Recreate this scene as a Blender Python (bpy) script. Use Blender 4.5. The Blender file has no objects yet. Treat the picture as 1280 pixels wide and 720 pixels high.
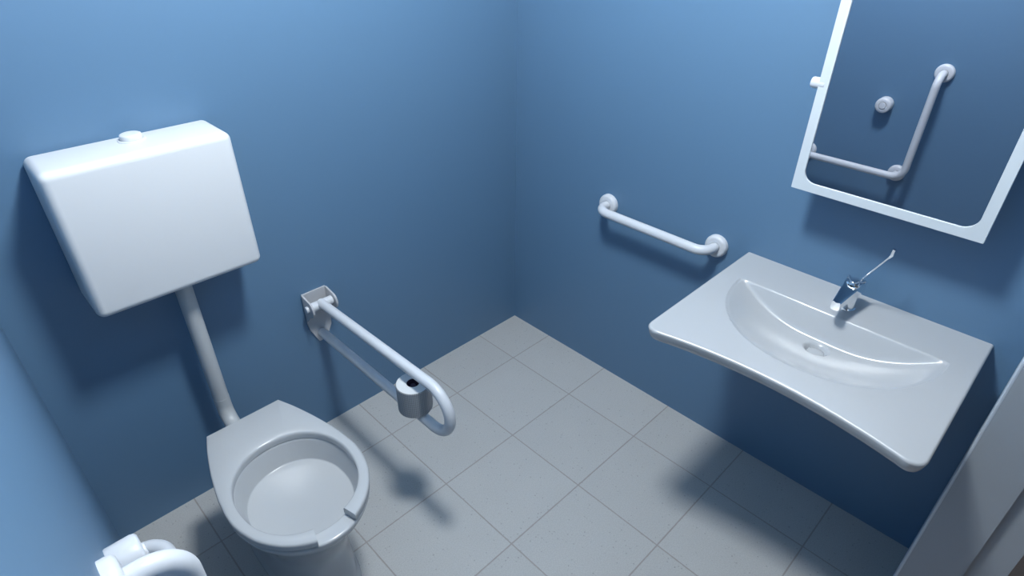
import bpy, bmesh, math
from mathutils import Vector, Matrix
PI = math.pi
scene = bpy.context.scene
C = scene.collection

# ------------------------------------------------------------------ layout
L, W, HC = 1.6226, 1.6263, 2.40          # room: x in [-L,0], y in [-W,0]
TILE, GX, GY = 0.30, 0.2144, 0.2078

# ------------------------------------------------------------------ materials
def mat(name, col, rough=0.5, metal=0.0, spec=0.5, coat=0.0):
    m = bpy.data.materials.new(name); m.use_nodes = True
    b = m.node_tree.nodes['Principled BSDF']
    b.inputs['Base Color'].default_value = (*col, 1)
    b.inputs['Roughness'].default_value = rough
    b.inputs['Metallic'].default_value = metal
    b.inputs['Specular IOR Level'].default_value = spec
    b.inputs['Coat Weight'].default_value = coat
    b.inputs['Coat Roughness'].default_value = 0.08
    return m

def add_noise_bump(m, scale, strength, dist=0.001, detail=3.0):
    nt = m.node_tree; N = nt.nodes; K = nt.links
    tc = N.new('ShaderNodeTexCoord'); n = N.new('ShaderNodeTexNoise')
    n.inputs['Scale'].default_value = scale; n.inputs['Detail'].default_value = detail
    bp = N.new('ShaderNodeBump'); bp.inputs['Strength'].default_value = strength
    bp.inputs['Distance'].default_value = dist
    K.new(tc.outputs['Object'], n.inputs['Vector']); K.new(n.outputs['Fac'], bp.inputs['Height'])
    K.new(bp.outputs['Normal'], N['Principled BSDF'].inputs['Normal'])
    return m

def tone_noise(m, col, amount, scale):
    """very slight mottling of the paint / glaze colour"""
    nt = m.node_tree; N = nt.nodes; K = nt.links
    tc = N.new('ShaderNodeTexCoord'); n = N.new('ShaderNodeTexNoise')
    n.inputs['Scale'].default_value = scale; n.inputs['Detail'].default_value = 2
    mx = N.new('ShaderNodeMix'); mx.data_type = 'RGBA'
    mx.inputs['A'].default_value = (*[c * (1 - amount) for c in col], 1)
    mx.inputs['B'].default_value = (*[min(1, c * (1 + amount)) for c in col], 1)
    K.new(tc.outputs['Object'], n.inputs['Vector']); K.new(n.outputs['Fac'], mx.inputs['Factor'])
    K.new(mx.outputs['Result'], N['Principled BSDF'].inputs['Base Color'])
    return m

WALLC = (0.098, 0.192, 0.308)
M_wall = add_noise_bump(tone_noise(mat('blue_paint', WALLC, 0.50, spec=0.6), WALLC, 0.02, 1.5), 120, 0.03, 0.0005)
CER = (0.45, 0.463, 0.475)
M_ceramic = tone_noise(mat('white_ceramic', CER, 0.17, spec=0.5), CER, 0.01, 3)
CERB = (0.42, 0.435, 0.45)
M_basin = tone_noise(mat('basin_ceramic', CERB, 0.21, spec=0.5), CERB, 0.01, 3)
M_plastic = tone_noise(mat('white_plastic', (0.68, 0.69, 0.70), 0.30, spec=0.5), (0.68, 0.69, 0.70), 0.01, 4)
M_pipe = tone_noise(mat('pipe_plastic', (0.46, 0.475, 0.485), 0.38), (0.46, 0.475, 0.485), 0.02, 6)
M_nylon = tone_noise(mat('white_nylon', (0.60, 0.62, 0.65), 0.34), (0.60, 0.62, 0.65), 0.01, 8)
M_plate = tone_noise(mat('grey_white_plate', (0.46, 0.46, 0.475), 0.42), (0.46, 0.46, 0.475), 0.02, 8)
M_frame = tone_noise(mat('mirror_frame_white', (0.60, 0.65, 0.68), 0.45), (0.60, 0.65, 0.68), 0.01, 4)
M_door = tone_noise(mat('grey_door_lining', (0.30, 0.333, 0.37), 0.5), (0.30, 0.333, 0.37), 0.02, 3)
M_dooredge = tone_noise(mat('pale_door_trim', (0.50, 0.56, 0.62), 0.4), (0.50, 0.56, 0.62), 0.02, 3)
M_ceil = tone_noise(mat('ceiling_grey', (0.10, 0.105, 0.11), 0.8), (0.10, 0.105, 0.11), 0.02, 2)
M_chrome = mat('chrome', (0.86, 0.88, 0.90), 0.07, metal=1.0)
M_mirror = mat('mirror_silver', (0.80, 0.80, 0.84), 0.0, metal=1.0)
M_gap_shade = mat('painted_gap_shade', (0.02, 0.02, 0.025), 0.6)  # near-black colour for the shade round the drain plug
M_core = mat('dark_purple_core', (0.035, 0.02, 0.045), 0.8)
M_lamp_house = mat('lamp_housing', (0.8, 0.8, 0.8), 0.4)

def m_roll():
    m = mat('embossed_paper_side_shade', (0.55, 0.56, 0.57), 0.9, spec=0.1)
    nt = m.node_tree; N = nt.nodes; K = nt.links
    tc = N.new('ShaderNodeTexCoord')
    sep = N.new('ShaderNodeSeparateXYZ'); K.new(tc.outputs['Object'], sep.inputs[0])
    at = N.new('ShaderNodeMath'); at.operation = 'ARCTAN2'
    K.new(sep.outputs['Y'], at.inputs[0]); K.new(sep.outputs['X'], at.inputs[1])
    def wave(sock, freq):
        a = N.new('ShaderNodeMath'); a.operation = 'MULTIPLY'; a.inputs[1].default_value = freq
        K.new(sock, a.inputs[0])
        s = N.new('ShaderNodeMath'); s.operation = 'SINE'; K.new(a.outputs[0], s.inputs[0])
        return s.outputs[0]
    w1 = wave(at.outputs[0], 60); w2 = wave(sep.outputs['Z'], 1250)
    mu = N.new('ShaderNodeMath'); mu.operation = 'ADD'; K.new(w1, mu.inputs[0]); K.new(w2, mu.inputs[1])
    mr = N.new('ShaderNodeMapRange'); mr.inputs['From Min'].default_value = -2; mr.inputs['From Max'].default_value = 2
    K.new(mu.outputs[0], mr.inputs['Value'])
    mx = N.new('ShaderNodeMix'); mx.data_type = 'RGBA'
    mx.inputs['A'].default_value = (0.20, 0.205, 0.21, 1); mx.inputs['B'].default_value = (0.44, 0.45, 0.46, 1)  # greyer than the paper ends: shade of the side put into the colour
    K.new(mr.outputs[0], mx.inputs['Factor']); K.new(mx.outputs['Result'], N['Principled BSDF'].inputs['Base Color'])
    bp = N.new('ShaderNodeBump'); bp.inputs['Strength'].default_value = 0.5; bp.inputs['Distance'].default_value = 0.001
    K.new(mr.outputs[0], bp.inputs['Height']); K.new(bp.outputs['Normal'], N['Principled BSDF'].inputs['Normal'])
    return m
M_roll = m_roll()
M_rolltop = mat('paper_end', (0.60, 0.62, 0.63), 0.95, spec=0.1)

def m_tiles(name, tile_a, tile_b, grout):
    m = mat(name, tile_a, 0.55, spec=0.35)
    nt = m.node_tree; N = nt.nodes; K = nt.links; B = N['Principled BSDF']
    geo = N.new('ShaderNodeNewGeometry'); sep = N.new('ShaderNodeSeparateXYZ')
    K.new(geo.outputs['Position'], sep.inputs[0])
    def edge(axis, off):
        a = N.new('ShaderNodeMath'); a.operation = 'ADD'; a.inputs[1].default_value = off + 30 * TILE
        K.new(sep.outputs[axis], a.inputs[0])
        d = N.new('ShaderNodeMath'); d.operation = 'DIVIDE'; d.inputs[1].default_value = TILE
        K.new(a.outputs[0], d.inputs[0])
        p = N.new('ShaderNodeMath'); p.operation = 'PINGPONG'; p.inputs[1].default_value = 0.5
        K.new(d.outputs[0], p.inputs[0])
        fl = N.new('ShaderNodeMath'); fl.operation = 'FLOOR'; K.new(d.outputs[0], fl.inputs[0])
        return p.outputs[0], fl.outputs[0]
    ex, ix = edge('X', GX); ey, iy = edge('Y', GY)
    mn = N.new('ShaderNodeMath'); mn.operation = 'MINIMUM'; K.new(ex, mn.inputs[0]); K.new(ey, mn.inputs[1])
    # wobble the joint a touch
    nz = N.new('ShaderNodeTexNoise'); nz.inputs['Scale'].default_value = 90; K.new(geo.outputs['Position'], nz.inputs['Vector'])
    wob = N.new('ShaderNodeMath'); wob.operation = 'MULTIPLY_ADD'; wob.inputs[1].default_value = 0.006; wob.inputs[2].default_value = -0.003
    K.new(nz.outputs['Fac'], wob.inputs[0])
    ad = N.new('ShaderNodeMath'); ad.operation = 'ADD'; K.new(mn.outputs[0], ad.inputs[0]); K.new(wob.outputs[0], ad.inputs[1])
    gm = N.new('ShaderNodeMapRange'); gm.interpolation_type = 'SMOOTHSTEP'
    gm.inputs['From Min'].default_value = 0.004; gm.inputs['From Max'].default_value = 0.0095
    K.new(ad.outputs[0], gm.inputs['Value'])
    # per tile tone
    cmb = N.new('ShaderNodeCombineXYZ'); K.new(ix, cmb.inputs[0]); K.new(iy, cmb.inputs[1])
    wn = N.new('ShaderNodeTexWhiteNoise'); wn.noise_dimensions = '2D'; K.new(cmb.outputs[0], wn.inputs['Vector'])
    # cloudiness
    cl = N.new('ShaderNodeTexNoise'); cl.inputs['Scale'].default_value = 9; cl.inputs['Detail'].default_value = 5
    K.new(geo.outputs['Position'], cl.inputs['Vector'])
    mixf = N.new('ShaderNodeMix'); mixf.inputs['Factor'].default_value = 0.45
    K.new(cl.outputs['Fac'], mixf.inputs['A']); K.new(wn.outputs['Value'], mixf.inputs['B'])
    t1 = N.new('ShaderNodeMix'); t1.data_type = 'RGBA'
    t1.inputs['A'].default_value = (*tile_a, 1); t1.inputs['B'].default_value = (*tile_b, 1)
    K.new(mixf.outputs[0], t1.inputs['Factor'])
    # fine grain and small dark pits
    fg = N.new('ShaderNodeTexNoise'); fg.inputs['Scale'].default_value = 300; fg.inputs['Detail'].default_value = 3
    K.new(geo.outputs['Position'], fg.inputs['Vector'])
    fr = N.new('ShaderNodeMapRange'); fr.inputs['From Min'].default_value = 0.3; fr.inputs['From Max'].default_value = 0.7
    fr.inputs['To Min'].default_value = 0.90; fr.inputs['To Max'].default_value = 1.08
    K.new(fg.outputs['Fac'], fr.inputs['Value'])
    vo = N.new('ShaderNodeTexVoronoi'); vo.inputs['Scale'].default_value = 95
    K.new(geo.outputs['Position'], vo.inputs['Vector'])
    vs = N.new('ShaderNodeSeparateColor'); K.new(vo.outputs['Color'], vs.inputs[0])
    vthr = N.new('ShaderNodeMapRange'); vthr.inputs['From Min'].default_value = 0.55; vthr.inputs['From Max'].default_value = 1.0
    vthr.inputs['To Min'].default_value = 0.0; vthr.inputs['To Max'].default_value = 0.22
    K.new(vs.outputs[0], vthr.inputs['Value'])
    pit = N.new('ShaderNodeMath'); pit.operation = 'SUBTRACT'; K.new(vo.outputs['Distance'], pit.inputs[0]); K.new(vthr.outputs[0], pit.inputs[1])
    pr = N.new('ShaderNodeMapRange'); pr.inputs['From Min'].default_value = -0.05; pr.inputs['From Max'].default_value = 0.08
    pr.inputs['To Min'].default_value = 0.74; pr.inputs['To Max'].default_value = 1.0
    K.new(pit.outputs[0], pr.inputs['Value'])
    mm = N.new('ShaderNodeMath'); mm.operation = 'MULTIPLY'; K.new(fr.outputs[0], mm.inputs[0]); K.new(pr.outputs[0], mm.inputs[1])
    vm = N.new('ShaderNodeVectorMath'); vm.operation = 'SCALE'; K.new(t1.outputs['Result'], vm.inputs[0]); K.new(mm.outputs[0], vm.inputs['Scale'])
    fin = N.new('ShaderNodeMix'); fin.data_type = 'RGBA'; fin.inputs['A'].default_value = (*grout, 1)
    K.new(gm.outputs[0], fin.inputs['Factor']); K.new(vm.outputs[0], fin.inputs['B'])
    K.new(fin.outputs['Result'], B.inputs['Base Color'])
    bp = N.new('ShaderNodeBump'); bp.inputs['Strength'].default_value = 0.35; bp.inputs['Distance'].default_value = 0.002
    hh = N.new('ShaderNodeMath'); hh.operation = 'MULTIPLY'; K.new(gm.outputs[0], hh.inputs[0]); K.new(mm.outputs[0], hh.inputs[1])
    K.new(hh.outputs[0], bp.inputs['Height']); K.new(bp.outputs['Normal'], B.inputs['Normal'])
    return m
M_tile = m_tiles('stone_tiles', (0.41, 0.415, 0.412), (0.46, 0.465, 0.46), (0.315, 0.295, 0.28))
M_corr = m_tiles('corridor_tiles', (0.56, 0.46, 0.39), (0.60, 0.50, 0.43), (0.25, 0.21, 0.18))

def m_lamp(strength):
    m = bpy.data.materials.new('lamp_glow'); m.use_nodes = True
    N = m.node_tree.nodes; N.clear()
    e = N.new('ShaderNodeEmission'); o = N.new('ShaderNodeOutputMaterial')
    e.inputs['Color'].default_value = (0.93, 0.975, 1.0, 1); e.inputs['Strength'].default_value = strength
    m.node_tree.links.new(e.outputs[0], o.inputs[0]); return m
M_lamp = m_lamp(195.0)

# ------------------------------------------------------------------ object helpers
def thing(name, label, cat, loc=(0, 0, 0), group=None):
    o = bpy.data.objects.new(name, None); C.objects.link(o)
    o.location = loc; o.empty_display_size = 0.05
    o['label'] = label; o['category'] = cat
    if group: o['group'] = group
    return o

def link_bm(name, bm, m, parent=None, smooth=True, auto=None):
    bmesh.ops.recalc_face_normals(bm, faces=bm.faces)
    me = bpy.data.meshes.new(name); bm.to_mesh(me); bm.free()
    mats = m if isinstance(m, (list, tuple)) else [m]
    for q in mats: me.materials.append(q)
    for p in me.polygons: p.use_smooth = smooth
    if smooth and auto:
        me.set_sharp_from_angle(angle=math.radians(auto))
    o = bpy.data.objects.new(name, me); C.objects.link(o)
    if parent is not None:
        o.parent = parent
        me.transform(Matrix.Translation(-Vector(parent_world(parent))))
    return o

def parent_world(p):
    v = Vector(p.location)
    while p.parent: p = p.parent; v = v + Vector(p.location)
    return v

def box_bm(x0, x1, y0, y1, z0, z1, bev=0.0, seg=4, bm=None):
    own = bm is None
    b2 = bmesh.new()
    r = bmesh.ops.create_cube(b2, size=1)
    for v in b2.verts:
        v.co = Vector(((x0 + x1) / 2 + v.co.x * (x1 - x0), (y0 + y1) / 2 + v.co.y * (y1 - y0), (z0 + z1) / 2 + v.co.z * (z1 - z0)))
    if bev > 0:
        bmesh.ops.bevel(b2, geom=list(b2.edges), offset=bev, segments=seg, profile=0.5, affect='EDGES')
    if own: return b2
    me = bpy.data.meshes.new('tmp'); b2.to_mesh(me); b2.free(); bm.from_mesh(me); bpy.data.meshes.remove(me)
    return bm

def sweep(bm, pts, r, n=24, cap=True):
    """round tube through the points (parallel transport); r a number or a list"""
    pts = [Vector(p) for p in pts]
    rs = r if isinstance(r, (list, tuple)) else [r] * len(pts)
    T = []
    for i in range(len(pts)):
        a = pts[max(0, i - 1)]; b = pts[min(len(pts) - 1, i + 1)]
        T.append((b - a).normalized())
    up = Vector((0, 0, 1)) if abs(T[0].z) < 0.9 else Vector((1, 0, 0))
    nrm = (up - T[0] * up.dot(T[0])).normalized()
    rings = []
    for i, p in enumerate(pts):
        if i:
            q = T[i - 1].rotation_difference(T[i]); nrm = q @ nrm
            nrm = (nrm - T[i] * nrm.dot(T[i])).normalized()
        bi = T[i].cross(nrm)
        rings.append([bm.verts.new(p + (nrm * math.cos(2 * PI * k / n) + bi * math.sin(2 * PI * k / n)) * rs[i]) for k in range(n)])
    for a, b in zip(rings[:-1], rings[1:]):
        for k in range(n): bm.faces.new((a[k], a[(k + 1) % n], b[(k + 1) % n], b[k]))
    if cap:
        bm.faces.new(rings[0][::-1]); bm.faces.new(rings[-1])
    return bm

def fillet(pts, rad, seg=10):
    """polyline with rounded corners"""
    pts = [Vector(p) for p in pts]; out = [pts[0]]
    rads = rad if isinstance(rad, (list, tuple)) else [rad] * (len(pts) - 2)
    for i in range(1, len(pts) - 1):
        p = pts[i]; a = (pts[i - 1] - p).normalized(); b = (pts[i + 1] - p).normalized()
        ang = a.angle(b); d = rads[i - 1] / math.tan(ang / 2)
        s = p + a * d; e = p + b * d
        bis = (a + b).normalized(); cen = p + bis * (rads[i - 1] / math.sin(ang / 2))
        v0 = s - cen; v1 = e - cen
        th = v0.angle(v1); ax = v0.cross(v1).normalized()
        for k in range(seg + 1):
            out.append(cen + Matrix.Rotation(th * k / seg, 3, ax) @ v0)
    out.append(pts[-1])
    res = [out[0]]
    for a, b in zip(out[:-1], out[1:]):
        d = (b - a).length
        if d < 1e-6: continue
        n = max(1, int(d / 0.06))
        for k in range(1, n + 1): res.append(a.lerp(b, k / n))
    return res

def lathe(bm, prof, n=48, axis='Z', loc=(0, 0, 0)):
    """prof: list of (radius, height); axis direction of height"""
    loc = Vector(loc)
    def P(r, h, t):
        c, s = r * math.cos(t), r * math.sin(t)
        v = {'Z': (c, s, h), '-Z': (c, -s, -h), 'X': (h, c, s), '-X': (-h, c, s), '-Y': (c, -h, s), 'Y': (c, h, s)}[axis]
        return loc + Vector(v)
    rings = []
    for r, h in prof:
        if r < 1e-6: rings.append([bm.verts.new(P(0, h, 0))])
        else: rings.append([bm.verts.new(P(r, h, 2 * PI * k / n)) for k in range(n)])
    for a, b in zip(rings[:-1], rings[1:]):
        for k in range(n):
            k2 = (k + 1) % n
            if len(a) == 1 and len(b) == 1: continue
            if len(a) == 1: bm.faces.new((a[0], b[k], b[k2]))
            elif len(b) == 1: bm.faces.new((a[k], a[k2], b[0]))
            else: bm.faces.new((a[k], a[k2], b[k2], b[k]))
    return bm

def struct(name, bm, m, parent=None, smooth=False):
    o = link_bm(name, bm, m, parent, smooth=smooth)
    if parent is None: o['kind'] = 'structure'
    return o

# ------------------------------------------------------------------ the room
T = 0.12
struct('floor', box_bm(-L - T, T, -W, T, -0.1, 0), M_tile)
struct('ceiling', box_bm(-L - T, T, -W - T, T, HC, HC + 0.1), M_ceil)
struct('wall_back', box_bm(-L - T, T, 0, T, 0, HC), M_wall)
struct('wall_right', box_bm(0, T, -W - T, 0, 0, HC), M_wall)
struct('wall_left', box_bm(-L - T, -L, -W - T, 0, 0, HC), M_wall)
DX1, DX0, DH = -0.243, -1.45, 2.05       # doorway in the front wall
bm = box_bm(DX1, 0, -W - T, -W, 0, HC)
box_bm(-L, DX0, -W - T, -W, 0, HC, bm=bm)
box_bm(DX0, DX1, -W - T, -W, DH, HC, bm=bm)
struct('wall_front', bm, M_wall)
struct('floor_corridor', box_bm(-2.4, 1.4, -3.0, -W, -0.1, 0), M_corr)
struct('wall_corridor', box_bm(-2.4, 1.4, -3.1, -3.0, 0, HC), M_wall)
# open doorway: grey lining with a rebate and a pale trim strip on the room side
fr = bpy.data.objects.new('door_1', None); C.objects.link(fr); fr['kind'] = 'structure'
bm = bmesh.new()
box_bm(DX1 - 0.026, DX1, -W - 0.100, -W + 0.0004, 0, DH, bm=bm)
box_bm(DX0, DX0 + 0.026, -W - 0.100, -W + 0.0004, 0, DH, bm=bm)
box_bm(DX0, DX1, -W - 0.100, -W + 0.0004, DH - 0.026, DH, bm=bm)
struct('door_lining', bm, M_door, fr)
bm = bmesh.new()
box_bm(DX1 - 0.012, DX1, -W - T - 0.043, -W - 0.100, 0, DH, bm=bm)
box_bm(DX0, DX0 + 0.012, -W - T - 0.043, -W - 0.100, 0, DH, bm=bm)
box_bm(DX0, DX1, -W - T - 0.043, -W - 0.100, DH - 0.012, DH, bm=bm)
struct('door_rebate', bm, M_door, fr)
bm = bmesh.new()
A = 0.03
box_bm(DX1 - 0.026, DX1 + A, -W, -W + 0.006, 0, DH + A, 0.0015, 2, bm=bm)
box_bm(DX0 - A, DX0 + 0.026, -W, -W + 0.006, 0, DH + A, 0.0015, 2, bm=bm)
box_bm(DX0 + 0.026, DX1 - 0.026, -W, -W + 0.006, DH - 0.026, DH + A, 0.0015, 2, bm=bm)
struct('architrave', bm, M_dooredge, fr)

# ------------------------------------------------------------------ ceiling lamp
LX, LY = -0.90, -0.87
lamp = thing('ceiling_light', 'round opal globe lamp on the ceiling over the middle of the room', 'ceiling light', (LX, LY, HC))
link_bm('lamp_housing', lathe(bmesh.new(), [(0, 0), (0.085, 0), (0.09, -0.006), (0.09, -0.028), (0.084, -0.036), (0.06, -0.040), (0, -0.040)], 64, loc=(LX, LY, HC)), M_lamp_house, lamp, auto=40)
RG = 0.125
prof = [(0, -0.0405 - 2 * RG + 0.012)] + [(RG * math.sin(math.radians(a_)), -0.0285 - RG - RG * math.cos(math.radians(a_))) for a_ in range(4, 154, 6)] + [(0, -0.0405)]
link_bm('lamp_diffuser', lathe(bmesh.new(), prof, 64, loc=(LX, LY, HC)), M_lamp, lamp)

# ------------------------------------------------------------------ cistern
cis = thing('cistern', 'white square-edged toilet cistern high on the blue back wall', 'cistern', (-1.267, 0, 0.785))
bm = box_bm(-1.460, -1.078, -0.150, -0.0002, 0.785, 1.131, 0.0180, 7)
link_bm('tank', bm, M_plastic, cis, auto=50)
BX, BY, BZ = -1.258, -0.050, 1.131
ring = link_bm('button_ring', lathe(bmesh.new(), [(0.0, 0), (0.0285, 0), (0.0285, 0.0015), (0.0275, 0.0025), (0.024, 0.0025), (0.023, 0.001), (0, 0.001)], 48, loc=(BX, BY, BZ)), M_plastic, cis, auto=40)
link_bm('flush_button', lathe(bmesh.new(), [(0, 0.001), (0.0225, 0.001), (0.0225, 0.010), (0.0215, 0.0125), (0.019, 0.0138), (0.010, 0.0135), (0, 0.013)], 48, loc=(BX, BY, BZ)), M_plastic, cis, auto=45)

# ------------------------------------------------------------------ flush pipe
fp = thing('flush_pipe', 'light grey flush pipe running from the cistern down to the toilet', 'pipe', (-1.262, -0.070, 0.37))
link_bm('pipe', sweep(bmesh.new(), [(-1.262, -0.070, z) for z in (0.372, 0.5, 0.62, 0.7848)], 0.0208, 32), M_pipe, fp, auto=50)
pth = fillet([(-1.262, -0.070, 0.378), (-1.262, -0.070, 0.300), (-1.262, -0.204, 0.281)], 0.060, 14)
link_bm('elbow', sweep(bmesh.new(), pth, [0.0214] * len(pth), 32), M_pipe, fp, auto=50)

# ------------------------------------------------------------------ toilet
TX = -1.260
half = [(-.229, .099), (-.28, .118), (-.335, .1345), (-.385, .147), (-.44, .158), (-.49, .1635), (-.52, .1645), (-.55, .162),
        (-.58, .155), (-.61, .1445), (-.64, .127), (-.665, .107), (-.685, .083), (-.70, .058), (-.711, .030), (-.7145, 0.0)]
def catmull(P, sub=8):
    out = []
    for i in range(len(P) - 1):
        p0 = P[max(0, i - 1)]; p1 = P[i]; p2 = P[i + 1]; p3 = P[i + 2] if i + 2 < len(P) else (P[i][0], -P[i][1])
        if i + 2 >= len(P): p3 = (p1[0], -p1[1])
        for k in range(sub):
            t = k / sub
            f = lambda a, b, c, d: 0.5 * (2 * b + (c - a) * t + (2 * a - 5 * b + 4 * c - d) * t * t + (-a + 3 * b - 3 * c + d) * t ** 3)
            out.append((f(p0[0], p1[0], p2[0], p3[0]), f(p0[1], p1[1], p2[1], p3[1])))
    out.append(P[-1]); return out
hs = catmull(half)
poly = [(x, y) for y, x in hs] + [(-x, y) for y, x in reversed(hs[:-1])]      # right side, front tip, left side; closes along the back
CY = -0.515                                                                # centre of the opening
def ray_poly(th):
    dx, dy = math.sin(th), -math.cos(th); best = None
    n = len(poly)
    for i in range(n):
        x1, y1 = poly[i]; x2, y2 = poly[(i + 1) % n]
        y1 -= CY; y2 -= CY
        ex, ey = x2 - x1, y2 - y1
        den = dx * ey - dy * ex
        if abs(den) < 1e-12: continue
        t = (x1 * ey - y1 * ex) / den; u = (x1 * dy - y1 * dx) / den
        if t > 0 and -1e-9 <= u <= 1 + 1e-9: best = t if best is None else max(best, t)
    return best
# angle list: th=0 is the front, the notch and the back corners get exact angles
THN = math.atan2(0.0475, 0.19)
EPS = 0.014
bc = math.atan2(half[0][1], -(half[0][0] - CY))          # back corner direction
bc = math.atan2(half[0][1], half[0][0] - CY)             # angle from +y
thc = PI - bc
NTH = 150
ths = sorted(set([round(-PI + 2 * PI * k / NTH, 6) for k in range(NTH)] + [round(s * v, 6) for s in (-1, 1) for v in (thc, thc - 0.012, thc + 0.012)]))
def inner(th):
    # egg-shaped opening
    s, c = math.sin(th), -math.cos(th)      # c=+1 at the back
    a, bb = 0.138, (0.152 if c > 0 else 0.158)
    p = 2.15
    return (abs(s / a) ** p + abs(c / bb) ** p) ** (-1 / p)
def ring_at(bm, fr_, z, thl, dz=None):
    vs = []
    for t in thl:
        r = fr_(t); vs.append(bm.verts.new((TX + r * math.sin(t), CY - r * math.cos(t), z if not dz else z + dz(t))))
    return vs
def bridge(bm, a, b, closed=True):
    n = len(a)
    for k in range(n if closed else n - 1):
        bm.faces.new((a[k], a[(k + 1) % n], b[(k + 1) % n], b[k]))

toi = thing('toilet', 'white floor-standing toilet with a wide open-fronted seat', 'toilet', (TX, -0.42, 0))
ZS, ZR = 0.410, 0.388
# seat: open at the front
thl = [t for t in ths if abs(t) > THN + 0.004]
thl = [t for t in thl if t > 0] + [t for t in thl if t < 0]
a0 = THN; thl = [a0] + thl + [-a0]
bm = bmesh.new()
out_f = lambda d: (lambda t: ray_poly(t) - d)
inn_f = lambda d: (lambda t: inner(t) + d)
seq = [(inn_f(0.0), ZR + 0.0005), (inn_f(-0.0005), ZS - 0.010), (inn_f(0.0), ZS - 0.005), (inn_f(0.0016), ZS - 0.0014), (inn_f(0.0052), ZS),
       (out_f(0.006), ZS), (out_f(0.0025), ZS - 0.0012), (out_f(0.0005), ZS - 0.004), (out_f(0.0), ZS - 0.008), (out_f(0.0015), ZR + 0.002), (out_f(0.004), ZR + 0.0005)]
R = [ring_at(bm, f, z, thl) for f, z in seq]
for a, b in zip(R[:-1], R[1:]): bridge(bm, a, b, False)
bridge(bm, R[-1], R[0], False)
for k in (0, -1): bm.faces.new([r[k] for r in R])
link_bm('seat', bm, M_ceramic, toi, auto=48)
# bowl with pedestal
bm = bmesh.new()
def ped(hx, yb, yf, p=2.6, dn=0.0):
    yc = (yb + yf) / 2; hy = abs(yf - yb) / 2
    def f(t):
        # superellipse around (TX, yc) sampled from the centre CY along t
        dx, dy = math.sin(t), -math.cos(t)
        lo, hi = 0.0, 0.8
        for _ in range(40):
            m_ = (lo + hi) / 2; x = dx * m_; y = CY + dy * m_ - yc
            if abs(x / hx) ** p + abs(y / hy) ** p < 1: lo = m_
            else: hi = m_
        return lo
    return f
seq = [(lambda t: 0.0, None)]
blend = lambda f, g, k: (lambda t: f(t) * (1 - k) + g(t) * k)
flo = lambda t: inner(t) * 0.875
P1 = ped(0.098, -0.16, -0.620, 2.8); P0 = ped(0.106, -0.15, -0.630, 2.8)
P2 = ped(0.100, -0.19, -0.610, 2.5)
seq = [(lambda t: flo(t) * 0.25, 0.3165), (lambda t: flo(t) * 0.55, 0.3200), (lambda t: flo(t) * 0.85, 0.3262), (lambda t: flo(t) * 0.98, 0.3290), (flo, 0.3296), (lambda t: flo(t) + 0.0012, 0.3320),
       (lambda t: inner(t) * 0.915, 0.350), (lambda t: inner(t) * 0.960, 0.368), (lambda t: inner(t) * 0.985, 0.380), (inn_f(0.0), 0.3858), (inn_f(0.002), ZR - 0.0003), (inn_f(0.005), ZR),
       (out_f(0.008), ZR), (out_f(0.004), ZR - 0.001), (out_f(0.002), ZR - 0.004), (out_f(0.003), ZR - 0.012), (out_f(0.006), 0.366),
       (blend(out_f(0.008), P2, 0.12), 0.345), (blend(out_f(0.008), P2, 0.34), 0.310), (blend(out_f(0.008), P2, 0.62), 0.265), (blend(out_f(0.008), P2, 0.86), 0.215), (P2, 0.165),
       (P1, 0.10), (P1, 0.04), (blend(P1, P0, .3), 0.022), (blend(P1, P0, .85), 0.012), (P0, 0.006), (P0, 0.0)]
R = [ring_at(bm, f, z, ths) for f, z in seq]
for a, b in zip(R[:-1], R[1:]): bridge(bm, a, b)
cv = bm.verts.new((TX, CY, 0.3155))
for k in range(len(ths)): bm.faces.new((R[0][k], R[0][(k + 1) % len(ths)], cv))
bm.faces.new(R[-1])
link_bm('bowl', bm, M_ceramic, toi, auto=55)

# ------------------------------------------------------------------ hinged grab rail on the back wall
RX = -0.9
hr = thing('hinged_grab_rail', 'white drop-down support rail hinged to the back wall beside the toilet', 'grab rail', (RX, 0, 0.36))
# wall bracket: tapered plate with two rounded cheeks
bm = bmesh.new()
def prism(bm, outline, d, thick, conv):
    """outline 2-D list -> prism from d to d+thick through conv(a, b, depth)"""
    f = [bm.verts.new(conv(a, b, d)) for a, b in outline]; g = [bm.verts.new(conv(a, b, d + thick)) for a, b in outline]
    bm.faces.new(f); bm.faces.new(g[::-1]); n = len(f)
    for k in range(n): bm.faces.new((f[k], g[k], g[(k + 1) % n], f[(k + 1) % n]))
plate = [(-0.0405, 0.546), (0.0405, 0.546), (0.0405, 0.430), (0.037, 0.400), (0.013, 0.354), (-0.013, 0.354), (-0.037, 0.410), (-0.0405, 0.430)]
prism(bm, [(RX + a, z) for a, z in plate], -0.006, 0.0058, lambda a, b, d: (a, d, b))
link_bm('wall_plate', bm, M_plate, hr, smooth=False)
PY, PZ = -0.040, 0.512
for s in (-1, 1):
    bm = bmesh.new()
    out = [(-0.006, 0.546), (-0.012, 0.546)]
    for k in range(19):
        t = math.radians(62 - 150 * k / 18)
        out.append((PY - 0.030 * math.cos(t), PZ + 0.030 * math.sin(t)))
    out += [(-0.006, 0.440)]
    prism(bm, out, RX + s * 0.0405 - 0.003, 0.006, lambda a, b, d: (d, a, b))
    bmesh.ops.bevel(bm, geom=list(bm.edges), offset=0.0012, segments=2, profile=0.5, affect='EDGES')
    link_bm('cheek', bm, M_plate, hr, auto=40)
link_bm('hinge_pin', sweep(bmesh.new(), [(RX - 0.0372, PY, PZ), (RX, PY, PZ), (RX + 0.0372, PY, PZ)], 0.0145, 32), M_nylon, hr, auto=50)
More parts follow.
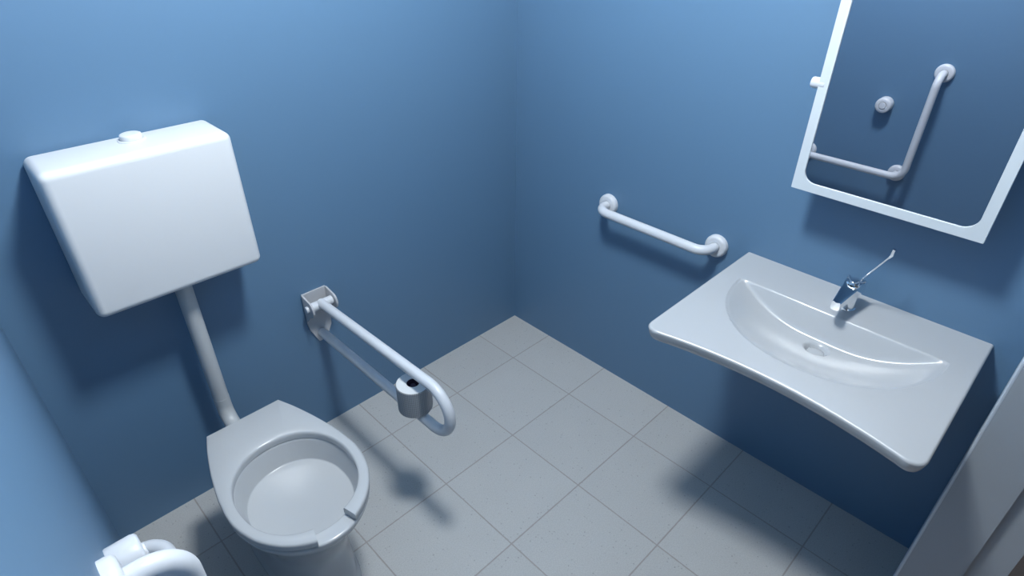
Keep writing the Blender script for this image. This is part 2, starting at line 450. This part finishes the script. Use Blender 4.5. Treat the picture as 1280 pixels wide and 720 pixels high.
link_bm('pin_cap', lathe(bmesh.new(), [(0, 0), (0.0105, 0), (0.0105, 0.006), (0.009, 0.0085), (0, 0.0095)], 32, '-X', (RX - 0.0437, PY, PZ)), M_nylon, hr, auto=50)
ZU0, ZU1, ZL, YE = 0.517, 0.535, 0.385, -0.592
pts = [Vector((RX, PY, ZU0))]
for k in range(1, 9): pts.append(Vector((RX, PY + (YE - PY) * k / 8, ZU0 + (ZU1 - ZU0) * k / 8)))
rc = (ZU1 - ZL) / 2
for k in range(1, 25):
    t = PI / 2 - PI * k / 24
    pts.append(Vector((RX, YE - rc * math.cos(t), (ZU1 + ZL) / 2 + rc * math.sin(t))))
for k in range(1, 9): pts.append(Vector((RX, YE + (-0.0065 - YE) * k / 8, ZL)))
link_bm('rail', sweep(bmesh.new(), pts, 0.0150, 28), M_nylon, hr, auto=50)
RY = -0.513
link_bm('roll_spindle', sweep(bmesh.new(), [(RX, RY, ZL + 0.010), (RX, RY, 0.480)], 0.007, 20), M_core, hr, auto=50)
# toilet roll standing on the lower tube around the spindle
roll = thing('toilet_roll', 'embossed toilet paper roll on the lower tube of the hinged rail', 'toilet roll', (RX, RY, 0.397))
Z0, Z1, RO, RI = 0.4002, 0.4880, 0.0465, 0.0172
pr_ = [(RI, 0.0), (RO - 0.002, 0.0), (RO, 0.002), (RO, Z1 - Z0 - 0.002), (RO - 0.002, Z1 - Z0), (RI, Z1 - Z0), (RI, 0.0)]
bm = lathe(bmesh.new(), pr_, 96, 'Z', (RX, RY, Z0))
# loose end of the sheet lying on the outside
bmesh.ops.remove_doubles(bm, verts=bm.verts, dist=1e-6)
for f in bm.faces:
    if abs(f.normal.z) > 0.9: f.material_index = 1
o = link_bm('paper', bm, [M_roll, M_rolltop], roll, auto=40)
for p in o.data.polygons:
    if abs(p.normal.z) > 0.8: p.material_index = 1
bm = bmesh.new(); prev = None
for k in range(25):
    t = math.radians(-58 + 34 * k / 24); rr = RO + 0.0004 + 0.0022 * max(0, (k - 12) / 12) ** 1.5
    q = [bm.verts.new((RX + rr_ * math.cos(t), RY + rr_ * math.sin(t), z)) for rr_, z in ((rr, Z0 + 0.001), (rr, Z1 - 0.001), (rr + 0.0005, Z1 - 0.001), (rr + 0.0005, Z0 + 0.001))]
    if prev:
        for a in range(4): bm.faces.new((prev[a], prev[(a + 1) % 4], q[(a + 1) % 4], q[a]))
    else: bm.faces.new(q)
    prev = q
bm.faces.new(prev[::-1])
link_bm('loose_sheet', bm, M_roll, roll, auto=40)
link_bm('cardboard_core', lathe(bmesh.new(), [(RI - 0.0002, 0.001), (RI - 0.0002, Z1 - Z0 - 0.0012), (RI - 0.0016, Z1 - Z0 - 0.0012), (RI - 0.0016, 0.001), (RI - 0.0002, 0.001)], 40, 'Z', (RX, RY, Z0)), M_core, roll, auto=40)

# ------------------------------------------------------------------ straight grab bar on the right wall
def flange_prof(r=0.0355, h=0.018):
    return [(0, 0), (r, 0), (r, h * 0.45), (r - 0.0015, h * 0.75), (r - 0.005, h * 0.95), (r - 0.010, h), (0.0165, h), (0.0155, h - 0.003), (0, h - 0.003)]
gb = thing('grab_bar', 'short straight white grab bar on the right wall, left of the washbasin', 'grab bar', (0, -0.66, 0.703))
YA, YB, ZB, SO, BR = -0.455, -0.864, 0.703, 0.068, 0.0150
for y in (YA, YB):
    link_bm('mounting_flange', lathe(bmesh.new(), flange_prof(), 48, '-X', (0, y, ZB)), M_nylon, gb, auto=45)
pth = fillet([(-0.010, YA, ZB), (-SO, YA, ZB), (-SO, YB, ZB), (-0.010, YB, ZB)], 0.042, 14)
link_bm('bar', sweep(bmesh.new(), pth, BR, 28), M_nylon, gb, auto=50)

# ------------------------------------------------------------------ angled grab bar and button on the left wall (seen in the mirror, top end also directly)
FY, FZ, KZ, LYY, KY = -1.0054, 0.9575, 0.5240, -0.5698, -0.9640
ab = thing('angled_grab_bar', 'L-shaped white grab bar on the left wall, seen whole in the mirror', 'grab bar', (-L, -0.85, 0.476))
for y, z in ((FY, FZ), (KY, KZ - 0.006), (LYY, KZ)):
    link_bm('mounting_flange', lathe(bmesh.new(), flange_prof(), 48, 'X', (-L, y, z)), M_nylon, ab, auto=45)
XB = -L + 0.070
pth = fillet([(-L + 0.010, LYY, KZ), (XB, LYY, KZ), (XB, FY, KZ), (XB, FY, FZ), (-L + 0.010, FY, FZ)], [0.042, 0.050, 0.042], 14)
bm = sweep(bmesh.new(), pth, BR, 28)
sweep(bm, [(-L + 0.010, KY, KZ - 0.006), (-L + 0.035, KY, KZ - 0.005), (XB - 0.002, KY, KZ + 0.002)], BR * 0.92, 28)
link_bm('bar', bm, M_nylon, ab, auto=50)
BYY, BZZ = -0.8326, 0.7985
wb = thing('wall_button', 'round white push button on the left wall, seen in the mirror beside the L-shaped bar', 'button', (-L, BYY, BZZ))
link_bm('button_body', lathe(bmesh.new(), [(0, 0), (0.031, 0), (0.032, 0.002), (0.032, 0.034), (0.0305, 0.039), (0.027, 0.042), (0.0155, 0.042), (0.0148, 0.039), (0, 0.039)], 48, 'X', (-L, BYY, BZZ)), M_nylon, wb, auto=45)
link_bm('button_cap', lathe(bmesh.new(), [(0, 0.0388), (0.0132, 0.0388), (0.0132, 0.0435), (0.012, 0.0450), (0, 0.0455)], 40, 'X', (-L, BYY, BZZ)), M_nylon, wb, auto=45)

# ------------------------------------------------------------------ tilting mirror on the right wall
MY0, MY1, MZ0, MZ1, MT = -1.473, -1.0645, 0.987, 1.487, 0.0136
MXC, MZC = -0.1026, 1.25
mir = thing('mirror', 'white-framed tilting wall mirror above the washbasin', 'mirror', (0, (MY0 + MY1) / 2, 1.233))
def mpt(y, z, d):
    """d = distance in front of the mirror plane (into the room); leans about the plane point (MXC, MZC)"""
    h = z - MZC
    return (MXC - h * math.sin(MT) - d * math.cos(MT), y, MZC + h * math.cos(MT) - d * math.sin(MT))
def rrect(y0, y1, z0, z1, r, seg=10):
    o = []
    for cy, cz, a0 in ((y1 - r, z1 - r, 0), (y0 + r, z1 - r, 90), (y0 + r, z0 + r, 180), (y1 - r, z0 + r, 270)):
        for k in range(seg + 1):
            t = math.radians(a0 + 90 * k / seg); o.append((cy + r * math.cos(t), cz + r * math.sin(t)))
    return o
FWD = 0.0215
inn_ = rrect(MY0 + FWD, MY1 - FWD, MZ0 + FWD, MZ1 - FWD, 0.030)
outr = rrect(MY0, MY1, MZ0, MZ1, 0.0012)
bm = bmesh.new()
def mring(pl, d): return [bm.verts.new(mpt(y, z, d)) for y, z in pl]
A_ = mring(inn_, 0.0); B_ = mring(inn_, 0.0030); C_ = mring(outr, 0.0030); D_ = mring(outr, -0.012); E_ = mring(inn_, -0.012)
for a, b in ((A_, B_), (B_, C_), (C_, D_), (D_, E_), (E_, A_)): bridge(bm, a, b)
link_bm('frame', bm, M_frame, mir, auto=35)
bm = bmesh.new()
g1 = [bm.verts.new(mpt(y, z, 0.0)) for y, z in rrect(MY0 + FWD - 0.002, MY1 - FWD + 0.002, MZ0 + FWD - 0.002, MZ1 - FWD + 0.002, 0.031)]
g2 = [bm.verts.new(mpt(y, z, -0.010)) for y, z in rrect(MY0 + FWD - 0.002, MY1 - FWD + 0.002, MZ0 + FWD - 0.002, MZ1 - FWD + 0.002, 0.031)]
bm.faces.new(g1); bm.faces.new(g2[::-1]); bridge(bm, g1, g2)
link_bm('mirror_glass', bm, M_mirror, mir, smooth=False)
for s, y in ((1, MY1), (-1, MY0)):
    link_bm('tilt_knob', lathe(bmesh.new(), [(0, -0.012), (0.0125, -0.012), (0.0125, 0.016), (0.0112, 0.0190), (0, 0.0195)], 36, 'Y' if s > 0 else '-Y', (-0.094, y, 1.236)), M_nylon, mir, auto=45)
    bm = box_bm(-0.094, 0, min(y - s * 0.012, y - s * 0.020), max(y - s * 0.012, y - s * 0.020), 1.222, 1.250, 0.002, 2)
    box_bm(-0.006, 0, min(y - s * 0.012, y - s * 0.050), max(y - s * 0.012, y - s * 0.050), 1.206, 1.266, 0.002, 2, bm=bm)
    link_bm('wall_bracket', bm, M_plate, mir, auto=40)

# ------------------------------------------------------------------ washbasin
YC, HW, ZT = -1.2655, 0.3060, 0.720
bas = thing('washbasin', 'wide white wall-hung washbasin with a crescent bowl', 'washbasin', (0, YC, ZT))
def front(dy):
    a = abs(dy)
    x = 0.486 + 0.040 * (a / 0.3) ** 2.0
    r = 0.030
    if a > HW - r: x -= r - math.sqrt(max(0, r * r - (a - (HW - r)) ** 2))
    return x
def smin(a, b, k):
    h = max(0.0, k - abs(a - b)) / k
    return min(a, b) - h * h * k * 0.25
def smax(a, b, k): return -smin(-a, -b, k)
XBK, DRX, DRY = 0.150, 0.2185, -1.267
BYC = -1.267
def depth(x, y):                      # x measured from the wall, positive into the room
    dx, dy = (x - XBK) / 0.262, (y - BYC) / 0.250
    e = abs(dx) ** 2.15 + abs(dy) ** 2.15 if dx > 0 else abs(dy) ** 2.15
    s = 1 - e ** (1 / 2.15)
    if s <= 0: fr_ = 0.0
    else:
        q = min(1.0, s / 0.62); fr_ = smax(smin(0.135 * s, 0.061 + 0.006 * s, 0.040), 0.0, 0.006)
    back = (x - XBK) * 2.1
    d = smin(back, fr_, 0.014)
    d = smax(d, 0.0, 0.004) - 0.001 * 0
    return max(0.0, d - (0.001 if s <= 0 else 0.0))
def drain_dip(x, y):
    r = math.hypot(x - DRX, y - DRY)
    if r > 0.0300: return 0
    if r > 0.0222: return 0.0070 * (0.0300 - r) / 0.0078
    return 0.013
RB = 0.006
def spaced(n):
    us = []
    for k in range(n + 1):
        u = k / n; us.append(u)
    return us
us = []
NU, NV = 230, 190
for k in range(NU + 1):
    u = -1 + 2 * k / NU
    us.append(math.copysign(abs(u) ** 0.82, u))
xs_line = None
bm = bmesh.new()
G = []
for u in us:
    dy = u * (HW - RB); row = []
    f = front(u * HW * 0.9999) - RB
    for j in range(NV + 1):
        v = j / NV; x = v * f
        # pack extra rows around the sharp back edge of the bowl
        y = YC + dy
        z = ZT - depth(x, y) - drain_dip(x, y)
        row.append(bm.verts.new((-x + 0.0012, y, z)))
    G.append(row)
for i in range(NU):
    for j in range(NV): bm.faces.new((G[i][j], G[i + 1][j], G[i + 1][j + 1], G[i][j + 1]))
# perimeter: left side, front, right side (open at the wall)
per = [G[0][j] for j in range(NV + 1)] + [G[i][NV] for i in range(1, NU + 1)] + [G[NU][j] for j in range(NV - 1, -1, -1)]
P2d = [Vector((v.co.x, v.co.y)) for v in per]
nrm = []
for i in range(len(P2d)):
    a = P2d[max(0, i - 1)]; b = P2d[min(len(P2d) - 1, i + 1)]; t = (b - a).normalized()
    nn = Vector((-t.y, t.x))
    if nn.dot(P2d[i] - Vector((-0.25, YC))) < 0: nn = -nn
    nrm.append(nn)
for i in (0, len(nrm) - 1): nrm[i] = Vector((0, math.copysign(1, P2d[i].y - YC)))
def pring(off, z): 
    return [bm.verts.new((min(P2d[i].x + nrm[i].x * off, 0.0012), P2d[i].y + nrm[i].y * off, z)) for i in range(len(P2d))]
prev = per
TH = 0.034
for off, z in ([(RB * math.sin(PI / 2 * k / 6), ZT - RB * (1 - math.cos(PI / 2 * k / 6))) for k in range(1, 7)] + [(RB - 0.0035, ZT - TH + 0.014), (RB - 0.0075, ZT - TH + 0.005), (RB - 0.0125, ZT - TH)]):
    cur = pring(off, z)
    for k in range(len(cur) - 1): bm.faces.new((prev[k], prev[k + 1], cur[k + 1], cur[k]))
    prev = cur
# underside: follows the bowl, thick shell
U = []
for i in range(0, NU + 1, 5):
    row = []
    for j in range(0, NV + 1, 5):
        v = G[i][j].co; row.append(bm.verts.new((v.x * 0.955, YC + (v.y - YC) * 0.945, ZT - TH + 0.0004 - 1.15 * depth(-v.x + 0.0012, v.y))))
    U.append(row)
for i in range(len(U) - 1):
    for j in range(len(U[0]) - 1): bm.faces.new((U[i][j], U[i][j + 1], U[i + 1][j + 1], U[i + 1][j]))
# close the back edge against the wall
bmesh.ops.remove_doubles(bm, verts=bm.verts, dist=1e-5)
link_bm('basin', bm, M_basin, bas, auto=60)
dz = ZT - depth(DRX, DRY)
slope = math.atan((depth(DRX + 0.01, DRY) - depth(DRX - 0.01, DRY)) / 0.02)
o = link_bm('drain_plug', lathe(bmesh.new(), [(0, -0.0127), (0.0205, -0.0127), (0.0205, -0.0105), (0.0198, -0.0098), (0.012, -0.0090), (0, -0.0086)], 44, 'Z', (-DRX, DRY, dz)), M_basin, bas, auto=45)
link_bm('drain_gap_shade', lathe(bmesh.new(), [(0.0206, -0.0128), (0.0206, -0.0118), (0.0226, -0.0118), (0.0226, -0.0128), (0.0206, -0.0128)], 44, 'Z', (-DRX, DRY, dz)), M_gap_shade, bas, auto=45)  # dark ring painted in as the shadow between plug and hole

# ------------------------------------------------------------------ tap
FX, FYY = -0.088, -1.268
tap = thing('tap', 'chrome lever tap with a long thin lever on the back of the washbasin', 'tap', (FX, FYY, ZT))
link_bm('tap_base', lathe(bmesh.new(), [(0, 0), (0.0235, 0), (0.0235, 0.003), (0.0205, 0.006), (0.0195, 0.02), (0.0190, 0.045), (0.0195, 0.058), (0, 0.058)], 40, 'Z', (FX, FYY, ZT)), M_chrome, tap, auto=40)
# spout: tapering wedge, folded top
bm = bmesh.new()
sec = []
for t in range(13):
    k = t / 12
    x = FX + 0.024 - k * 0.124
    hw = 0.0235 - 0.0138 * k
    zt = ZT + 0.0745 - 0.0125 * k; zb = ZT + 0.045 - 0.003 * k
    cv = 0.0022 + 0.0030 * (1 - k)
    pts = [(-hw, zb), (-hw * 1.0, zt - 0.003), (-hw + 0.002, zt), (-hw * .4, zt - cv * .7), (0, zt - cv), (hw * .4, zt - cv * .7), (hw - 0.002, zt), (hw, zt - 0.003), (hw, zb), (hw - 0.003, zb - 0.003), (-hw + 0.003, zb - 0.003)]
    sec.append([bm.verts.new((x, FYY + a, b)) for a, b in pts])
for a, b in zip(sec[:-1], sec[1:]): bridge(bm, a, b)
bm.faces.new(sec[0]); bm.faces.new(sec[-1][::-1])
link_bm('spout', bm, M_chrome, tap, auto=30)
bm = bmesh.new()
lathe(bm, [(0.010, 0.0), (0.0120, 0.003), (0.0120, 0.007), (0.010, 0.009), (0, 0.009)], 28, '-Z', (FX - 0.086, FYY, ZT + 0.0445))
link_bm('aerator', bm, M_chrome, tap, auto=40)
# lever hub: a low domed cap with a chevron rib shaped to give a glint across its front
bm = bmesh.new()
lathe(bm, [(0, 0.0), (0.0200, 0.0), (0.0200, 0.0030), (0.0188, 0.0052), (0.0150, 0.0068), (0.0080, 0.0078), (0, 0.0081)], 40, 'Z', (FX + 0.008, FYY, ZT + 0.0690))
link_bm('lever_hub', bm, M_chrome, tap, auto=35)
zr = ZT + 0.0757
bm = sweep(bmesh.new(), fillet([(FX + 0.016, FYY - 0.0190, zr + 0.0015), (FX - 0.0125, FYY, zr - 0.001), (FX + 0.016, FYY + 0.0190, zr + 0.0015)], 0.006, 6), 0.0034, 12)
link_bm('hub_glint_rib', bm, M_chrome, tap, auto=60)
h0 = Vector((FX + 0.012, FYY - 0.009, ZT + 0.0740)); tip = Vector((-0.105, -1.326, 0.900))
d = (tip - h0)
up = Vector((-0.002, -0.001, 0.017))
pth = fillet([h0, h0 + Vector((0.002, -0.004, 0.012)), tip, tip + up], [0.004, 0.008], 6)
pth = [a_.lerp(b_, k_ / 8) for a_, b_ in zip(pth[:-1], pth[1:]) for k_ in range(8) if (b_ - a_).length > 0.02 or k_ == 0] + [pth[-1]]
bm = sweep(bmesh.new(), pth, [0.0022 + (0.0020 if (p_ - h0).length > d.length * 0.985 else 0.0) for p_ in pth], 14)
link_bm('lever', bm, M_chrome, tap, auto=50)

# ------------------------------------------------------------------ world and camera
w = bpy.data.worlds.new('World'); scene.world = w; w.use_nodes = True
bg = w.node_tree.nodes['Background']; bg.inputs[0].default_value = (0.75, 0.78, 0.85, 1); bg.inputs[1].default_value = 0.15

f, pt, a, ro = 757.7728, 0.5752, 0.7899, 0.0056
Fv = Vector((math.cos(a), math.sin(a), 0)); Rv = Vector((math.sin(a), -math.cos(a), 0)); Zv = Vector((0, 0, 1))
fw = Fv * math.cos(pt) - Zv * math.sin(pt); upv = Fv * math.sin(pt) + Zv * math.cos(pt)
R2 = Rv * math.cos(ro) + upv * math.sin(ro); U2 = -Rv * math.sin(ro) + upv * math.cos(ro)
cd = bpy.data.cameras.new('camera'); co = bpy.data.objects.new('camera', cd); C.objects.link(co)
cd.sensor_width = 36; cd.lens = 36 * f / 1280; cd.clip_start = 0.005
Mx = Matrix.Identity(4)
for i in range(3):
    Mx[i][0] = R2[i]; Mx[i][1] = U2[i]; Mx[i][2] = -fw[i]
Mx[0][3], Mx[1][3], Mx[2][3] = -1.5764, -1.5723, 1.5901
co.matrix_world = Mx
scene.camera = co
vs = scene.view_settings
vs.view_transform = 'Standard'; vs.look = 'None'; vs.gamma = 1; vs.use_curve_mapping = False; vs.exposure = 0.0
